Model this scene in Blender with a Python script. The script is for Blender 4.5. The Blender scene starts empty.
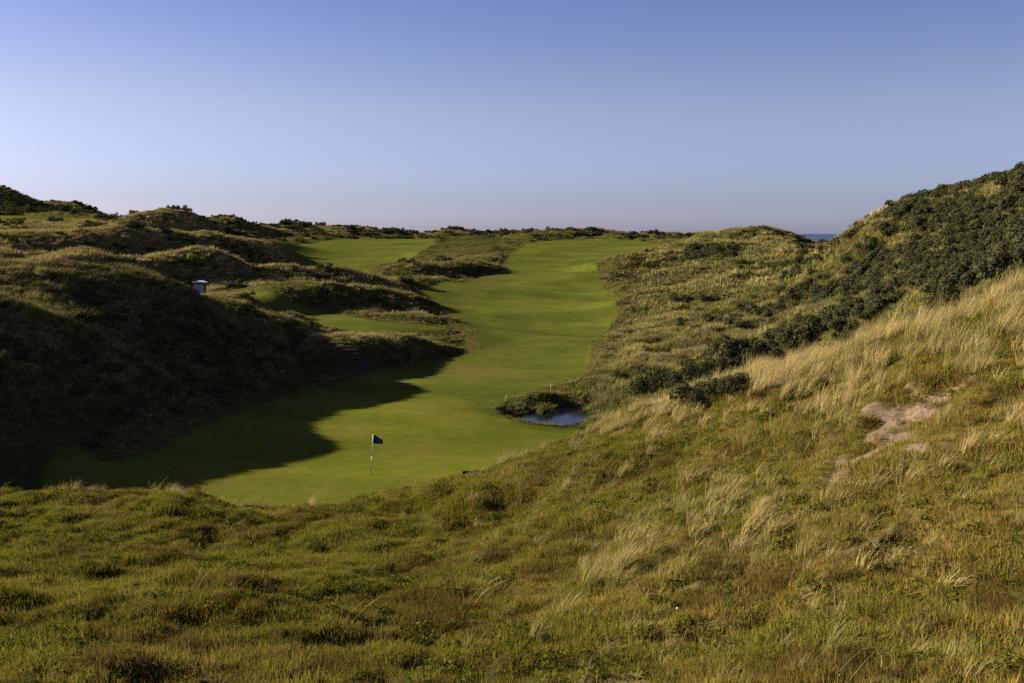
import bpy, bmesh, math, os
import numpy as np
QUICK = False
rng = np.random.default_rng(7)
R = math.radians
scene = bpy.context.scene
COL = scene.collection

# ------------------------------------------------------------------ camera
CZ = 20.0                      # eye height above the sea
F = 995.6
PITCH = R(6.19)
cam_d = bpy.data.cameras.new('camera'); cam = bpy.data.objects.new('camera', cam_d); COL.objects.link(cam)
cam_d.sensor_width = 36.0; cam_d.lens = 35.0; cam_d.clip_start = 0.1; cam_d.clip_end = 60000
cam.location = (0, 0, CZ); cam.rotation_euler = (math.pi/2 - PITCH, 0, 0)
scene.camera = cam

SUN_EL, SUN_AZ = R(20.5), R(-74.0)     # azimuth from +Y (view direction), clockwise
# ------------------------------------------------------------------ helpers
def ray(px, py):
    a = (px-512)/F; b = (341.5-py)/F
    c, s = math.cos(PITCH), math.sin(PITCH)
    return np.array((a, c+b*s, -s+b*c))
def P(px, py, d):              # a surveyed point: bearing, elevation angle and distance ahead
    r = ray(px, py); return r*(d/r[1]) + np.array((0, 0, CZ))
def tag(o, label=None, cat=None, group=None, kind=None):
    if label: o['label'] = label
    if cat: o['category'] = cat
    if group: o['group'] = group
    if kind: o['kind'] = kind
    return o

def _hash(ix, iy, seed):
    h = (ix.astype(np.int64)*374761393 + iy.astype(np.int64)*668265263 + seed*982451653) & 0xffffffff
    h = ((h ^ (h >> 13))*1274126177) & 0xffffffff
    h = h ^ (h >> 16)
    return (h & 0xffff)/65535.0
def vnoise(x, y, s, seed=0):   # value noise 0..1, feature size s
    x = np.asarray(x)/s + seed*17.13; y = np.asarray(y)/s - seed*9.71
    ix = np.floor(x); iy = np.floor(y); fx = x-ix; fy = y-iy
    fx = fx*fx*fx*(fx*(fx*6-15)+10); fy = fy*fy*fy*(fy*(fy*6-15)+10)
    a = _hash(ix, iy, seed); b = _hash(ix+1, iy, seed); c = _hash(ix, iy+1, seed); d = _hash(ix+1, iy+1, seed)
    return (a*(1-fx)+b*fx)*(1-fy) + (c*(1-fx)+d*fx)*fy
def fbm(x, y, s, seed=0, oc=3):
    t = 0; a = 1; n = 0
    ca, sa = math.cos(.6), math.sin(.6)
    for k in range(oc):
        t = t + a*vnoise(x, y, s, seed+k*7); n += a
        a *= .5; s *= .5; x, y = ca*x-sa*y, sa*x+ca*y
    return t/n
def smooth(e0, e1, x):
    t = np.clip((x-e0)/(e1-e0), 0, 1); return t*t*(3-2*t)

# ------------------------------------------------------------------ land form: surveyed spot heights, thin-plate fitted
S = []
def pts(*a):
    for q in a: S.append(P(*q))
def wpts(*a):
    for x, y, z in a: S.append(np.array((x, y, CZ+z)))
# near slope, rising to the right
wpts((0,0,-1.7),(-6,0,-2.2),(6,0,-1.2),(-14,2,-3.4),(14,3,-.6),(0,5,-3.1),(5,5,-2.8),(-5,5,-3.3),(0,-10,-.5),(-20,-10,-3),(20,-10,0),
     (-25,8,-5.2),(25,10,.4),(-40,0,-6),(45,0,2),(-30,-35,-3),(30,-35,-1))
pts((512,683,10),(300,683,9.8),(100,683,9.6),(-60,683,9.4),(700,683,9.5),(900,683,8.6),(1060,683,8),
    (0,590,15),(150,590,15.5),(300,590,16),(450,590,16),(600,590,15.2),(750,590,14),(900,580,12.5),(1024,580,11.5),
    (0,540,20),(150,545,20.5),(300,549,21),(420,530,21.5),(520,500,22.5),(620,480,22),(720,470,20),(820,460,18),(920,470,16),(1024,470,15),
    (760,420,23),(840,410,21.5),(920,395,20),(1024,375,19.5))
crest = [(-150,496,25.5),(-60,496,25.5),(0,496,25.5),(100,498,26),(200,504,26.3),(290,512,26.5),(340,506,27),(420,493,28),(480,479,28.8),(560,451,29.5),(620,429,29.5),
    (680,410,29.3),(740,393,29),(800,375,28.4),(850,358,27.8),(900,338,27),(960,315,26.2),(1024,290,25.5),(1150,240,24.5),(1300,180,24)]
pts(*crest)
for (px, py, d) in crest:      # back of the near dune falls steeply away
    q = P(px, py, d); u = q[:2]/np.linalg.norm(q[:2])
    dz1 = -1.9 if px < 600 else -2.6
    S.append(np.array((q[0]+u[0]*4, q[1]+u[1]*4, q[2]+dz1)))
    floor_z = CZ-13.1 if px < 650 else CZ-13.1+min(1, (px-650)/500)*4
    L = 17 if px < 560 else 20
    S.append(np.array((q[0]+u[0]*L, q[1]+u[1]*L, max(floor_z, q[2]-9.5))))
# putting green
wpts((-16,48,-13.0),(-16,56,-13.0),(-8,50,-13.0),(-8,58,-13.0),(0,54,-13.0),(0,62,-13.05),(-12,66,-13.0),(-4,70,-12.9),(6,60,-13.2),(-18,74,-12.9),(-22,52,-12.8),(-22,62,-12.6),(-22,80,-12.4),
     (12,62,-13.5),(-8,80,-12.8),(-14,88,-12.6))
# pond hollow
wpts((4,72,-13.75),(2,73,-13.75),(6,74,-13.7),(10,72,-13.5),(0,69,-13.15),(8,67,-13.4),(-3,73,-13.0),(5,82,-12.9),(12,82,-13.0))
# fairway
pts((470,385,84),(440,370,93),(520,370,92),(560,370,92),(500,345,107),(570,345,108),(450,345,104),(470,320,127),(540,320,130),(605,320,130),(450,300,146),(530,300,150),(610,300,150),
    (470,283,172),(540,283,176),(600,283,176),(520,268,205),(575,268,208),(500,258,228),(590,258,230),(540,249,268),(600,249,270),(660,247,275),(560,240.5,320),(620,240.5,325),(680,242,310))
pts((350,262,245),(400,258,250),(320,254,262),(380,248,285),(300,246,292),(420,244,310),(350,240,335),(280,241,330),(470,250,250),(480,243,300))
# land between the left dunes
pts((250,292,128),(310,309,122),(390,325,112),(440,322,118),(210,290,132),(420,280,165),(340,276,165),(360,283,158))
wpts((-30,100,-11.2),(-38,112,-10),(-48,128,-8.8),(-60,142,-7),(-45,165,-7.5),(-25,165,-8.8),(-35,200,-6.5),(-20,215,-6.5),(-75,165,-4.5))
pts((0,262,120),(40,258,130),(0,245,150),(60,243,170),(20,232,190),(90,232,205),(0,222,230),(60,219,250),(110,219,262),(0,214,265),(60,214,285),(-80,240,150),(-80,222,230),(-80,205,290))
wpts((-60,60,-7),(-65,85,-6),(-60,30,-7),(-90,60,-6),(-90,110,-4),(-130,100,-3),(-160,160,0),(-200,250,3),(-70,0,-7),(-130,0,-5),(-130,-60,-4))
# right valley and hill
pts((650,405,74),(700,395,68),(610,385,84),(620,360,96),(605,335,117),(660,340,108),(720,360,88),(760,365,76),(720,330,104),(780,330,92),(840,330,80),(900,320,72),(960,300,68),(1024,290,64),
    (630,300,142),(690,300,134),(740,290,130),(800,290,116),(850,290,104),(920,270,90),(1000,250,80),(620,286,168),(700,272,160),(760,262,156),(820,260,142),(870,250,124),(940,225,104),(1010,205,90))
pts((700,252,215),(740,246,215),(790,248,190),(818,254,178),(838,254,160))
wpts((18,66,-13.4),(26,60,-12.6),(36,56,-10.6),(22,76,-12.8))
rs = [(860,233,142),(880,221,132),(915,208,122),(950,195,113),(975,189,107),(1000,179,101),(1024,168,96),(1080,150,90),(1150,135,84),(1280,110,78)]
pts(*rs)
for (px, py, d) in rs:
    q = P(px, py, d); u = q[:2]/np.linalg.norm(q[:2])
    S.append(np.array((q[0]+u[0]*22, q[1]+u[1]*22, q[2]-4.5)))
    S.append(np.array((q[0]+u[0]*60, q[1]+u[1]*60, q[2]-12)))
wpts((100,40,4),(140,0,4),(120,-60,2),(170,80,6))
# far strip behind the links, then down to the beach
wpts((-250,380,-2),(-150,390,-3),(-60,400,-3),(20,400,-2.6),(90,390,-4),(150,330,-6),(220,300,-8),(-300,520,-8),(-100,520,-9),(60,520,-9),(200,480,-11),(300,250,-8),(-330,250,-2),
      (-400,700,-22),(-100,700,-22),(200,700,-22),(450,550,-22),(450,250,-20),(450,0,-12),(-450,300,-8),(-450,-100,-6),(0,-300,-4),(300,-250,-5),(-300,-300,-5))
S = np.array(S)
_, ui = np.unique(np.round(S[:, :2], 1), axis=0, return_index=True); S = S[ui]
def tps_k(r2): return np.where(r2 > 1e-9, .5*r2*np.log(np.maximum(r2, 1e-9)), 0)
def tps_fit(X, Z, lam):
    n = len(X); d = X[:, None]-X[None]; K = tps_k((d**2).sum(-1)) + lam*np.eye(n)
    Pm = np.c_[np.ones(n), X]
    A = np.zeros((n+3, n+3)); A[:n, :n] = K; A[:n, n:] = Pm; A[n:, :n] = Pm.T
    return np.linalg.solve(A, np.r_[Z, 0, 0, 0])
SX = S[:, :2]/50.0
SW = tps_fit(SX, S[:, 2], 2e-4)
def base_h(x, y):
    x = np.asarray(x, float).ravel()/50; y = np.asarray(y, float).ravel()/50
    out = np.empty(len(x)); n = len(SX)
    for i in range(0, len(x), 20000):
        xs = x[i:i+20000]; ys = y[i:i+20000]
        r2 = (xs[:, None]-SX[None, :, 0])**2 + (ys[:, None]-SX[None, :, 1])**2
        out[i:i+20000] = tps_k(r2)@SW[:n] + SW[n] + SW[n+1]*xs + SW[n+2]*ys
    return out

# ridges: crest line + width of the near and the far flank
RIDGES = []
def ridge(c, wn, wf, sharp=2.0, end=None):
    q = np.array([P(*k) if len(k) == 3 else (k[1], k[2], CZ+k[3]) for k in c])
    q[:, 2] -= .35              # the grass stands above the sand
    RIDGES.append((q, wn, wf, sharp))
# big shaded dune left of the green
ridge([('w',-40,22,-7),('w',-41,45,-6),('w',-39.5,55,-5.4),('w',-38.5,61.5,-4.3),('w',-38,66.5,-3.5),('w',-37.5,71,-5.2),(14,268,80),(70,264,85),(130,266,90),(160,278,93),(186,291,95),(212,300,99),(250,311,101),(282,322,102),(312,338,102),(332,352,101)], 13.5, 13.5, 2.2)
# second ridge
ridge([(-40,262,112),(32,257,122),(60,253,126),(92,245,130),(115,250,132),(135,252,134),(160,248,136),(195,242,140),(217,248,144),(235,257,148),(247,266,150),(258,274,152)], 5, 9, 2.6)
ridge([(20,262,112),(60,262,114),(90,268,116)], 5, 7)
# third ridge
ridge([(60,230,178),(100,226,182),(122,221,184),(140,226,186),(165,231,188),(200,229,192),(225,234,196),(250,239,200),(265,243,206),(281,251,212),(292,259,216)], 7, 10, 2.6)
# skyline
ridge([(112,221,236),(125,216,238),(140,211,240),(160,209,242),(182,211,246),(200,217,250),(222,226,254),(240,232,258),(256,238,262)], 11, 14, 2.4)
ridge([(200,219,330),(212,216,332),(226,215.5,335),(240,219,338),(258,224,342),(275,228,345)], 16, 14)
ridge([(-160,150,300),(-60,175,302),(-20,186,305),(0,188,308),(12,190.5,310),(26,197,312),(37,204,314)], 18, 16, 2.2)
ridge([(30,207,312),(44,201.5,314),(60,201,316),(80,202,318),(95,208,320),(110,215,322),(120,219,324)], 15, 14, 2.2)
ridge([(262,223,392),(276,222,394),(292,219.5,396),(304,222,398),(316,225.5,400),(335,226,402),(352,226.5,404),(370,227,405),(390,229,406),(405,230.5,407)], 20, 14)
ridge([(415,231,408),(432,230,410),(450,227.5,410),(466,228.5,412),(482,231,412),(500,231.5,412),(520,230,410),(545,230,410)], 16, 12)
ridge([(500,235,372),(520,232,372),(540,231,370),(556,229,368),(580,228,366),(595,229,364),(604,230.5,362),(618,232,360),(634,235,358),(645,238,356)], 12, 10, 2.4)
ridge([(636,233,470),(660,232,472),(676,231.5,474),(690,233,475),(700,231.5,476),(715,233,476)], 14, 12)
ridge([(440,237,330),(470,234,335),(500,237,338),(530,238,338)], 10, 9)
ridge([(405,254,256),(420,248.5,258),(435,249,260),(448,253,262)], 6, 6)
ridge([(480,243,300),(505,240,302),(530,243,304)], 7, 8)
# mounds left of the fairway
ridge([(372,272,182),(390,264,184),(410,260,186),(440,260,190),(468,262,194),(490,266,198),(504,272,202)], 5.5, 8, 2.8)
ridge([(320,270,200),(335,263,205),(360,262,208)], 6, 7)
ridge([(196,285,137),(205,276,140),(232,270,142),(262,265,145),(282,262,147),(300,265,149),(320,264,150),(345,266,153),(362,274,156),(374,281,158)], 6, 7, 2.4)
ridge([(242,297,119),(262,290,121),(282,286,124),(310,283.5,127),(340,283.5,130),(368,285,133),(395,290,137),(418,297,141),(438,305,144)], 5, 6, 2.8)
ridge([(396,321,116),(412,313,118),(432,312,121),(446,318,124),(456,324,126)], 3.6, 4, 2.4)
ridge([(334,340,92),(346,334,94),(368,332,97),(400,332,101),(424,335,105),(445,341,108),(460,349,110),(471,357,112)], 4.2, 5, 2.8)
ridge([(440,340,112),(455,335,115),(470,341,118)], 2.6, 3)
# right of the fairway
ridge([(606,272,186),(616,261,188),(632,256,190),(655,252,193),(690,246,198),(712,242,202),(735,240,206),(760,238,208)], 7, 12, 2.6)
ridge([(688,241,262),(702,236,264),(718,232,266),(742,229,268),(765,227.5,270),(782,232,272),(790,238,274)], 16, 14)
ridge([(930,205,112),(950,193,114),(970,188.5,116),(985,190,117)], 8, 9)
def ridge_h(x, y, b):
    h = b.copy()
    for q, wn, wf, sh in RIDGES:
        m = (x > q[:, 0].min()-3*max(wn, wf)) & (x < q[:, 0].max()+3*max(wn, wf)) & (y > q[:, 1].min()-3*max(wn, wf)) & (y < q[:, 1].max()+3*max(wn, wf))
        if not m.any(): continue
        xs = x[m]; ys = y[m]; best = np.full(len(xs), 1e9); zt = np.zeros(len(xs)); side = np.zeros(len(xs))
        for a, c in zip(q[:-1], q[1:]):
            dx, dy = c[0]-a[0], c[1]-a[1]; L2 = dx*dx+dy*dy
            t = np.clip(((xs-a[0])*dx+(ys-a[1])*dy)/L2, 0, 1)
            ex = xs-a[0]-t*dx; ey = ys-a[1]-t*dy; dd = ex*ex+ey*ey
            u = dd < best; best = np.where(u, dd, best); zt = np.where(u, a[2]+t*(c[2]-a[2]), zt)
            side = np.where(u, (dx*ey-dy*ex)/math.sqrt(L2), side)
        dist = np.sqrt(best); sgn = side/np.maximum(dist, 1e-6)      # -1 near (right-hand) flank .. +1 far flank
        w = wn + (wf-wn)*(sgn*.5+.5)
        p = np.exp(-(dist/w)**sh)
        cand = b[m] + np.maximum(zt-b[m], 0)*p
        hm = h[m]; k = .5
        e = np.clip(.5+.5*(cand-hm)/k, 0, 1)
        mx = hm*(1-e)+cand*e + k*e*(1-e)*.6
        h[m] = np.where(p > 1e-5, np.maximum(hm, mx-.15*k), hm)
    return h
def H0(x, y):
    x = np.asarray(x, float).ravel(); y = np.asarray(y, float).ravel()
    return ridge_h(x, y, base_h(x, y))

# where a line of sight from the survey point meets the land
_D = np.concatenate([np.linspace(6, 60, 260), np.linspace(60.3, 240, 420), np.linspace(241, 520, 260)])
def hit_many(pl, fn=None):
    fn = fn or H0
    r = np.array([ray(*q) for q in pl]); r = r/r[:, 1:2]
    X = r[:, 0:1]*_D[None]; Y = np.repeat(_D[None], len(pl), 0); Z = CZ + r[:, 2:3]*_D[None]
    g = fn(X.ravel(), Y.ravel()).reshape(X.shape) - Z
    out = []
    for k in range(len(pl)):
        i = np.argmax(g[k] > 0)
        if g[k][i] <= 0: out.append((X[k, -1], Y[k, -1])); continue
        if i == 0: out.append((X[k, 0], Y[k, 0])); continue
        t = g[k, i-1]/(g[k, i-1]-g[k, i]); dd = _D[i-1]+t*(_D[i]-_D[i-1])
        out.append((r[k, 0]*dd, dd))
    return np.array(out)
def outline(*a):
    pl = [q for q in a if len(q) == 2]
    hp = iter(hit_many(pl)) if pl else iter(())
    return np.array([next(hp) if len(q) == 2 else q[1:] for q in a])
def chaikin(p, n=2):
    for _ in range(n):
        q = np.roll(p, -1, 0); p = np.stack((p*.75+q*.25, p*.25+q*.75), 1).reshape(-1, 2)
    return p
def sdf(poly, x, y, pad=12):   # signed distance, inside positive
    out = np.full(len(x), -1e3)
    m = (x > poly[:, 0].min()-pad) & (x < poly[:, 0].max()+pad) & (y > poly[:, 1].min()-pad) & (y < poly[:, 1].max()+pad)
    xs, ys = x[m], y[m]; d = np.full(len(xs), 1e9); ins = np.zeros(len(xs), bool)
    for a, c in zip(poly, np.roll(poly, -1, 0)):
        dx, dy = c-a; L2 = dx*dx+dy*dy+1e-12
        t = np.clip(((xs-a[0])*dx+(ys-a[1])*dy)/L2, 0, 1)
        d = np.minimum(d, (xs-a[0]-t*dx)**2+(ys-a[1]-t*dy)**2)
        if abs(dy) > 1e-9:
            cr = ((a[1] > ys) != (c[1] > ys)) & (xs < a[0]+dx*(ys-a[1])/dy); ins ^= cr
    out[m] = np.where(ins, 1, -1)*np.sqrt(d); return out

W = lambda x, y: ('w', x, y)
main_fw = chaikin(outline(W(-23,46.5),W(-24,53),(108,466),(152,452),(200,428),(250,406),(310,386),(365,373),(400,367),(440,363),(472,356),(480,345),(474,334),(460,326),(452,316),(438,306),(424,297),
    (412,290),(436,283),(478,278.5),(512,272),(502,264),(506,257),(518,250),(526,243.5),(548,241),(600,239),(655,241),(690,242),(700,244),(680,248),(640,252.5),(610,258),(595,264),(598,275),(602,286),(612,292),(617,306),(616,316),(604,330),(591,345),(588,360),(584,376),
    (556,385),(525,392),(505,399),(498,409),(508,419),(540,426.5),(585,428),W(9.5,68),W(13,64),W(11,56),W(0,46.5),W(-10,42.5),W(-19,43.5)))
green_poly = chaikin(outline(W(-22.5,50),W(-20,61),(200,436),(260,416),(330,396),(400,388),(450,396),(490,412),(520,428),(580,433),W(7,62),W(6,54),W(-2,48.5),W(-12,45.5)))
upper_fw = chaikin(outline((252,240),(330,238.5),(400,237.5),(440,240),(425,249),(412,258),(378,265),(342,269),(312,263),(280,253)))
strip = chaikin(outline((225,294),(250,293),(280,301),(330,313),(380,322),(440,326),(455,331),(400,333),(345,334),(322,329),(300,319),(268,306),(240,298)))
shelf = chaikin(outline((-60,214.5),(40,216),(90,218.5),(116,221),(80,222),(0,222),(-60,221.5)))
pond_poly = chaikin(np.array([P(q[0]+.5, q[1], q[2]+1.6)[:2] for q in [(523,417,71.5),(527,423,70.0),(545,424.5,69.6),(565,423,69.8),(580,418,71),(588,412,73.3),(586,409,75.5),(572,408,76.4),(556,408,76.2),(546,412,74.6),(535,411,74.4),(527,413,73.2)]]))
pond_poly = pond_poly.mean(0) + (pond_poly-pond_poly.mean(0))*.86
dug = np.array(outline((818,474),(850,444),(866,424),(886,408),(910,396),(942,390),(962,400),(948,420),(924,436),(904,458),(880,456),(858,462),(832,480)))
hole_c = outline((890,548))[0]
cliff_c = outline((935,388))[0]

def mow_mask(x, y):
    m = np.maximum.reduce([sdf(main_fw, x, y), sdf(upper_fw, x, y), sdf(strip, x, y), sdf(shelf, x, y)])
    return m
pond_c = pond_poly.mean(0)
POND_Z = float(np.median(H0(pond_poly[:, 0], pond_poly[:, 1]))) - .12
def Hfull(x, y):
    x = np.asarray(x, float).ravel(); y = np.asarray(y, float).ravel()
    hb = base_h(x, y); h = ridge_h(x, y, hb); prom = smooth(1.2, 4.5, h-hb); r = np.hypot(x, y); mow = mow_mask(x, y)
    rough = smooth(.3, -2.2, mow)
    near = smooth(46, 34, r)*smooth(-60, -20, y)
    far = 1-near
    # dune hummocks
    hum = (fbm(x, y, 13, 3)-.5)*1.7 + (np.abs(fbm(x, y, 6.0, 11)-.5)*-2+.35)*1.5 + (fbm(x, y, 2.4, 21)-.5)*.9
    hum2 = (fbm(x, y, 15, 3)-.5)*1.9 + (np.abs(fbm(x, y, 6.5, 11)-.5)*-2+.35)*.8 + (fbm(x, y, 2.4, 21)-.5)*.6
    wl = smooth(12, -4, x)
    h = h + rough*far*(hum*(1-wl)+hum2*wl)*smooth(30, 90, r)
    # near slope: small lumps in the turf
    lump = (fbm(x, y, 5, 31)-.5)*.55 + (fbm(x, y, 1.8, 37)-.5)*.44 + (np.abs(fbm(x, y, .9, 41)-.5)*-2+.3)*.26 + (fbm(x, y, .38, 45, 2)-.5)*.16
    h = h + rough*near*lump*smooth(1, 5, r)
    # gentle roll of the mown ground
    h = h + (1-rough)*smooth(75, 110, r)*((fbm(x, y, 24, 51)-.5)*1.1+(fbm(x, y, 9, 57)-.5)*.4)
    # pond bed with a steep bank
    sp = sdf(pond_poly, x, y)
    sp = sp + np.where(sp > -3, (fbm(x, y, 1.5, 63, 2)-.5)*2.2*smooth(-1.6, .2, y-pond_c[1]-.2*(x-pond_c[0])) - 1.6*np.exp(-(((x-pond_c[0]+.9)/.55)**2+((y-pond_c[1]-1.0)/1.3)**2)) - .9*np.exp(-(((x-pond_c[0]-1.2)/.45)**2+((y-pond_c[1]+1.1)/.6)**2)), 0)
    pb = smooth(-2.2, .25, sp)
    h = np.where(sp > -2.2, h*(1-pb)+(POND_Z-.5)*pb, h)
    bank = smooth(-4.5, -1.2, sp)*smooth(.2, -1.0, sp)*smooth(-1, 2.5, (y-pond_c[1]) - .25*(x-pond_c[0]))
    h = h + bank*(.45*(fbm(x, y, 1.6, 61)-.55))
    # scrape of bare sand and the burrow
    sd = sdf(dug, x, y, 3)
    h = h - .07*smooth(-.35, .35, sd) + .12*smooth(-.9, -.25, sd)*smooth(.2, -.2, sd)*smooth(-.5, .6, (y-dug[:, 1].mean())+.3*(x-dug[:, 0].mean()))
    dc = np.hypot(x-hole_c[0]-.25, (y-hole_c[1]-.1)*1.1)
    h = h - .36*smooth(.40, .12, dc)
    return h, mow, rough, near, prom

# ------------------------------------------------------------------ land mesh
ang = np.concatenate([np.arange(-180, -60, 2.0), np.arange(-60, -31, .4), np.arange(-31, 31, .09 if not QUICK else .2), np.arange(31, 60, .4), np.arange(60, 180, 2.0)])
rad = [1.0]
while rad[-1] < 760: rad.append(rad[-1]*(1.0078 if not QUICK else 1.014) + (.02 if rad[-1] < 6 else 0))
rad = np.array(rad)
A, RR = np.meshgrid(np.radians(ang), rad)
GX = (RR*np.sin(A)).ravel(); GY = (RR*np.cos(A)).ravel()
GH, GM, GR, GN, GP = Hfull(GX, GY)
na, nr = len(ang), len(rad)
print('land', na, nr, na*nr, 'pond z', POND_Z-CZ)
# surface character, painted by where the plants grow
sp_all = sdf(pond_poly, GX, GY); sd_all = sdf(dug, GX, GY, 3)
def dryness(x, y, near):
    """0 lush green .. 1 bleached straw"""
    n = fbm(x, y, 9, 71)*.5+fbm(x, y, 3, 77)*.5
    d_far = .30 + (n-.5)*1.3 - .12*smooth(200, 300, np.hypot(x, y))*smooth(-80, -30, x)
    az = np.degrees(np.arctan2(x, y))
    d_far = d_far + .5*smooth(-28, -40, x)*smooth(105, 125, y)*smooth(255, 220, y)
    d_near = .20 + .55*smooth(-12, 20, az) + (fbm(x, y, 2.6, 73)-.5)*1.1 + (fbm(x, y, .7, 79)-.5)*.5
    lush = smooth(15, 5, np.hypot((x-8)*.8, y-74))*(1-near)
    return np.clip(near*d_near+(1-near)*d_far*(1-.75*lush), 0, 1)
GD = dryness(GX, GY, GN)
sand = np.clip(smooth(-.12, .18, sd_all*.8 + .0 + (fbm(GX, GY, .42, 81, 4)-.5)*1.9) , 0, 1)
dh = np.hypot(GX-hole_c[0], GY-hole_c[1])
soil = smooth(.62, .25, dh + (fbm(GX, GY, .3, 83)-.5)*.9)
wet = smooth(-3.2, -.8, sp_all)*smooth(1, -.3, GM)
putt = smooth(-.8, .8, sdf(green_poly, GX, GY))

def attr(me, name, data, dom='POINT', tp='FLOAT'):
    a = me.attributes.new(name, tp, dom)
    a.data.foreach_set('vector' if tp == 'FLOAT_VECTOR' else 'value', np.asarray(data, np.float32 if tp != 'INT' else np.int32).ravel())
idx = np.arange(na*nr).reshape(nr, na)
q = np.stack((idx[:-1], np.roll(idx, -1, 1)[:-1], np.roll(idx, -1, 1)[1:], idx[1:]), -1).reshape(-1, 4)
fm = GM[q].mean(1); fp = sdf(green_poly, GX[q].mean(1), GY[q].mean(1))
zone = np.where(fp > 0, 2, np.where(fm > 0, 1, 0))
_f = bpy.data.meshes.new('tmp'); _f.from_pydata(np.stack((GX, GY, GH), 1), [], q.tolist()); _f.update()
GNO = np.empty(na*nr*3, np.float32); _f.vertex_normals.foreach_get('vector', GNO); GNO = GNO.reshape(-1, 3); bpy.data.meshes.remove(_f)
def land(name, mask, mat, kind='structure', cap=False):
    f = q[mask]; used = np.unique(f); rem = np.zeros(na*nr, np.int64)-1; rem[used] = np.arange(len(used)); f = rem[f]
    co = np.stack((GX, GY, GH), 1)[used]
    if cap:
        f = list(map(list, f)); f.append([int(rem[i]) for i in idx[0]][::-1])
    me = bpy.data.meshes.new(name); me.from_pydata(co, [], f if cap else f.tolist()); me.update()
    for n, v in (('dry', GD), ('sand', sand), ('soil', soil), ('wet', wet), ('mow', smooth(-.35, .25, GM)), ('putt', putt), ('near', GN)): attr(me, n, v[used])
    me.polygons.foreach_set('use_smooth', np.ones(len(me.polygons), bool))
    me.normals_split_custom_set_from_vertices(GNO[used])
    o = bpy.data.objects.new(name, me); COL.objects.link(o); me.materials.append(mat); tag(o, kind=kind); return o

# ------------------------------------------------------------------ materials
def mat(name):
    m = bpy.data.materials.new(name); m.use_nodes = True; nt = m.node_tree; nt.nodes.clear()
    o = nt.nodes.new('ShaderNodeOutputMaterial'); return m, nt, o
def N(nt, t, **k):
    n = nt.nodes.new(t)
    for a, v in k.items():
        if a.startswith('i_'): n.inputs[int(a[2:])].default_value = v
        else: setattr(n, a, v)
    return n
def mix(nt, f, a, b, blend='MIX'):
    n = nt.nodes.new('ShaderNodeMix'); n.data_type = 'RGBA'; n.blend_type = blend
    for s, v in ((0, f), (6, a), (7, b)):
        if isinstance(v, bpy.types.NodeSocket): nt.links.new(v, n.inputs[s])
        else: n.inputs[s].default_value = v if s == 0 or len(v) == 4 else (*v, 1)
    return n.outputs[2]
def attrn(nt, name, tp='GEOMETRY'):
    n = nt.nodes.new('ShaderNodeAttribute'); n.attribute_name = name; n.attribute_type = tp; return n.outputs['Fac']
def math_(nt, op, a, b=None, clamp=False):
    n = nt.nodes.new('ShaderNodeMath'); n.operation = op; n.use_clamp = clamp
    for s, v in enumerate((a, b)):
        if v is None: continue
        if isinstance(v, bpy.types.NodeSocket): nt.links.new(v, n.inputs[s])
        else: n.inputs[s].default_value = v
    return n.outputs[0]
def noise(nt, vec, scale, detail=3, rough=.55):
    n = nt.nodes.new('ShaderNodeTexNoise'); n.inputs['Scale'].default_value = scale; n.inputs['Detail'].default_value = detail; n.inputs['Roughness'].default_value = rough
    nt.links.new(vec, n.inputs['Vector']); return n.outputs['Fac']
def ramp(nt, f, lo, hi):
    n = nt.nodes.new('ShaderNodeMapRange'); nt.links.new(f, n.inputs[0]); n.inputs[1].default_value = lo; n.inputs[2].default_value = hi; return n.outputs[0]

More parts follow.
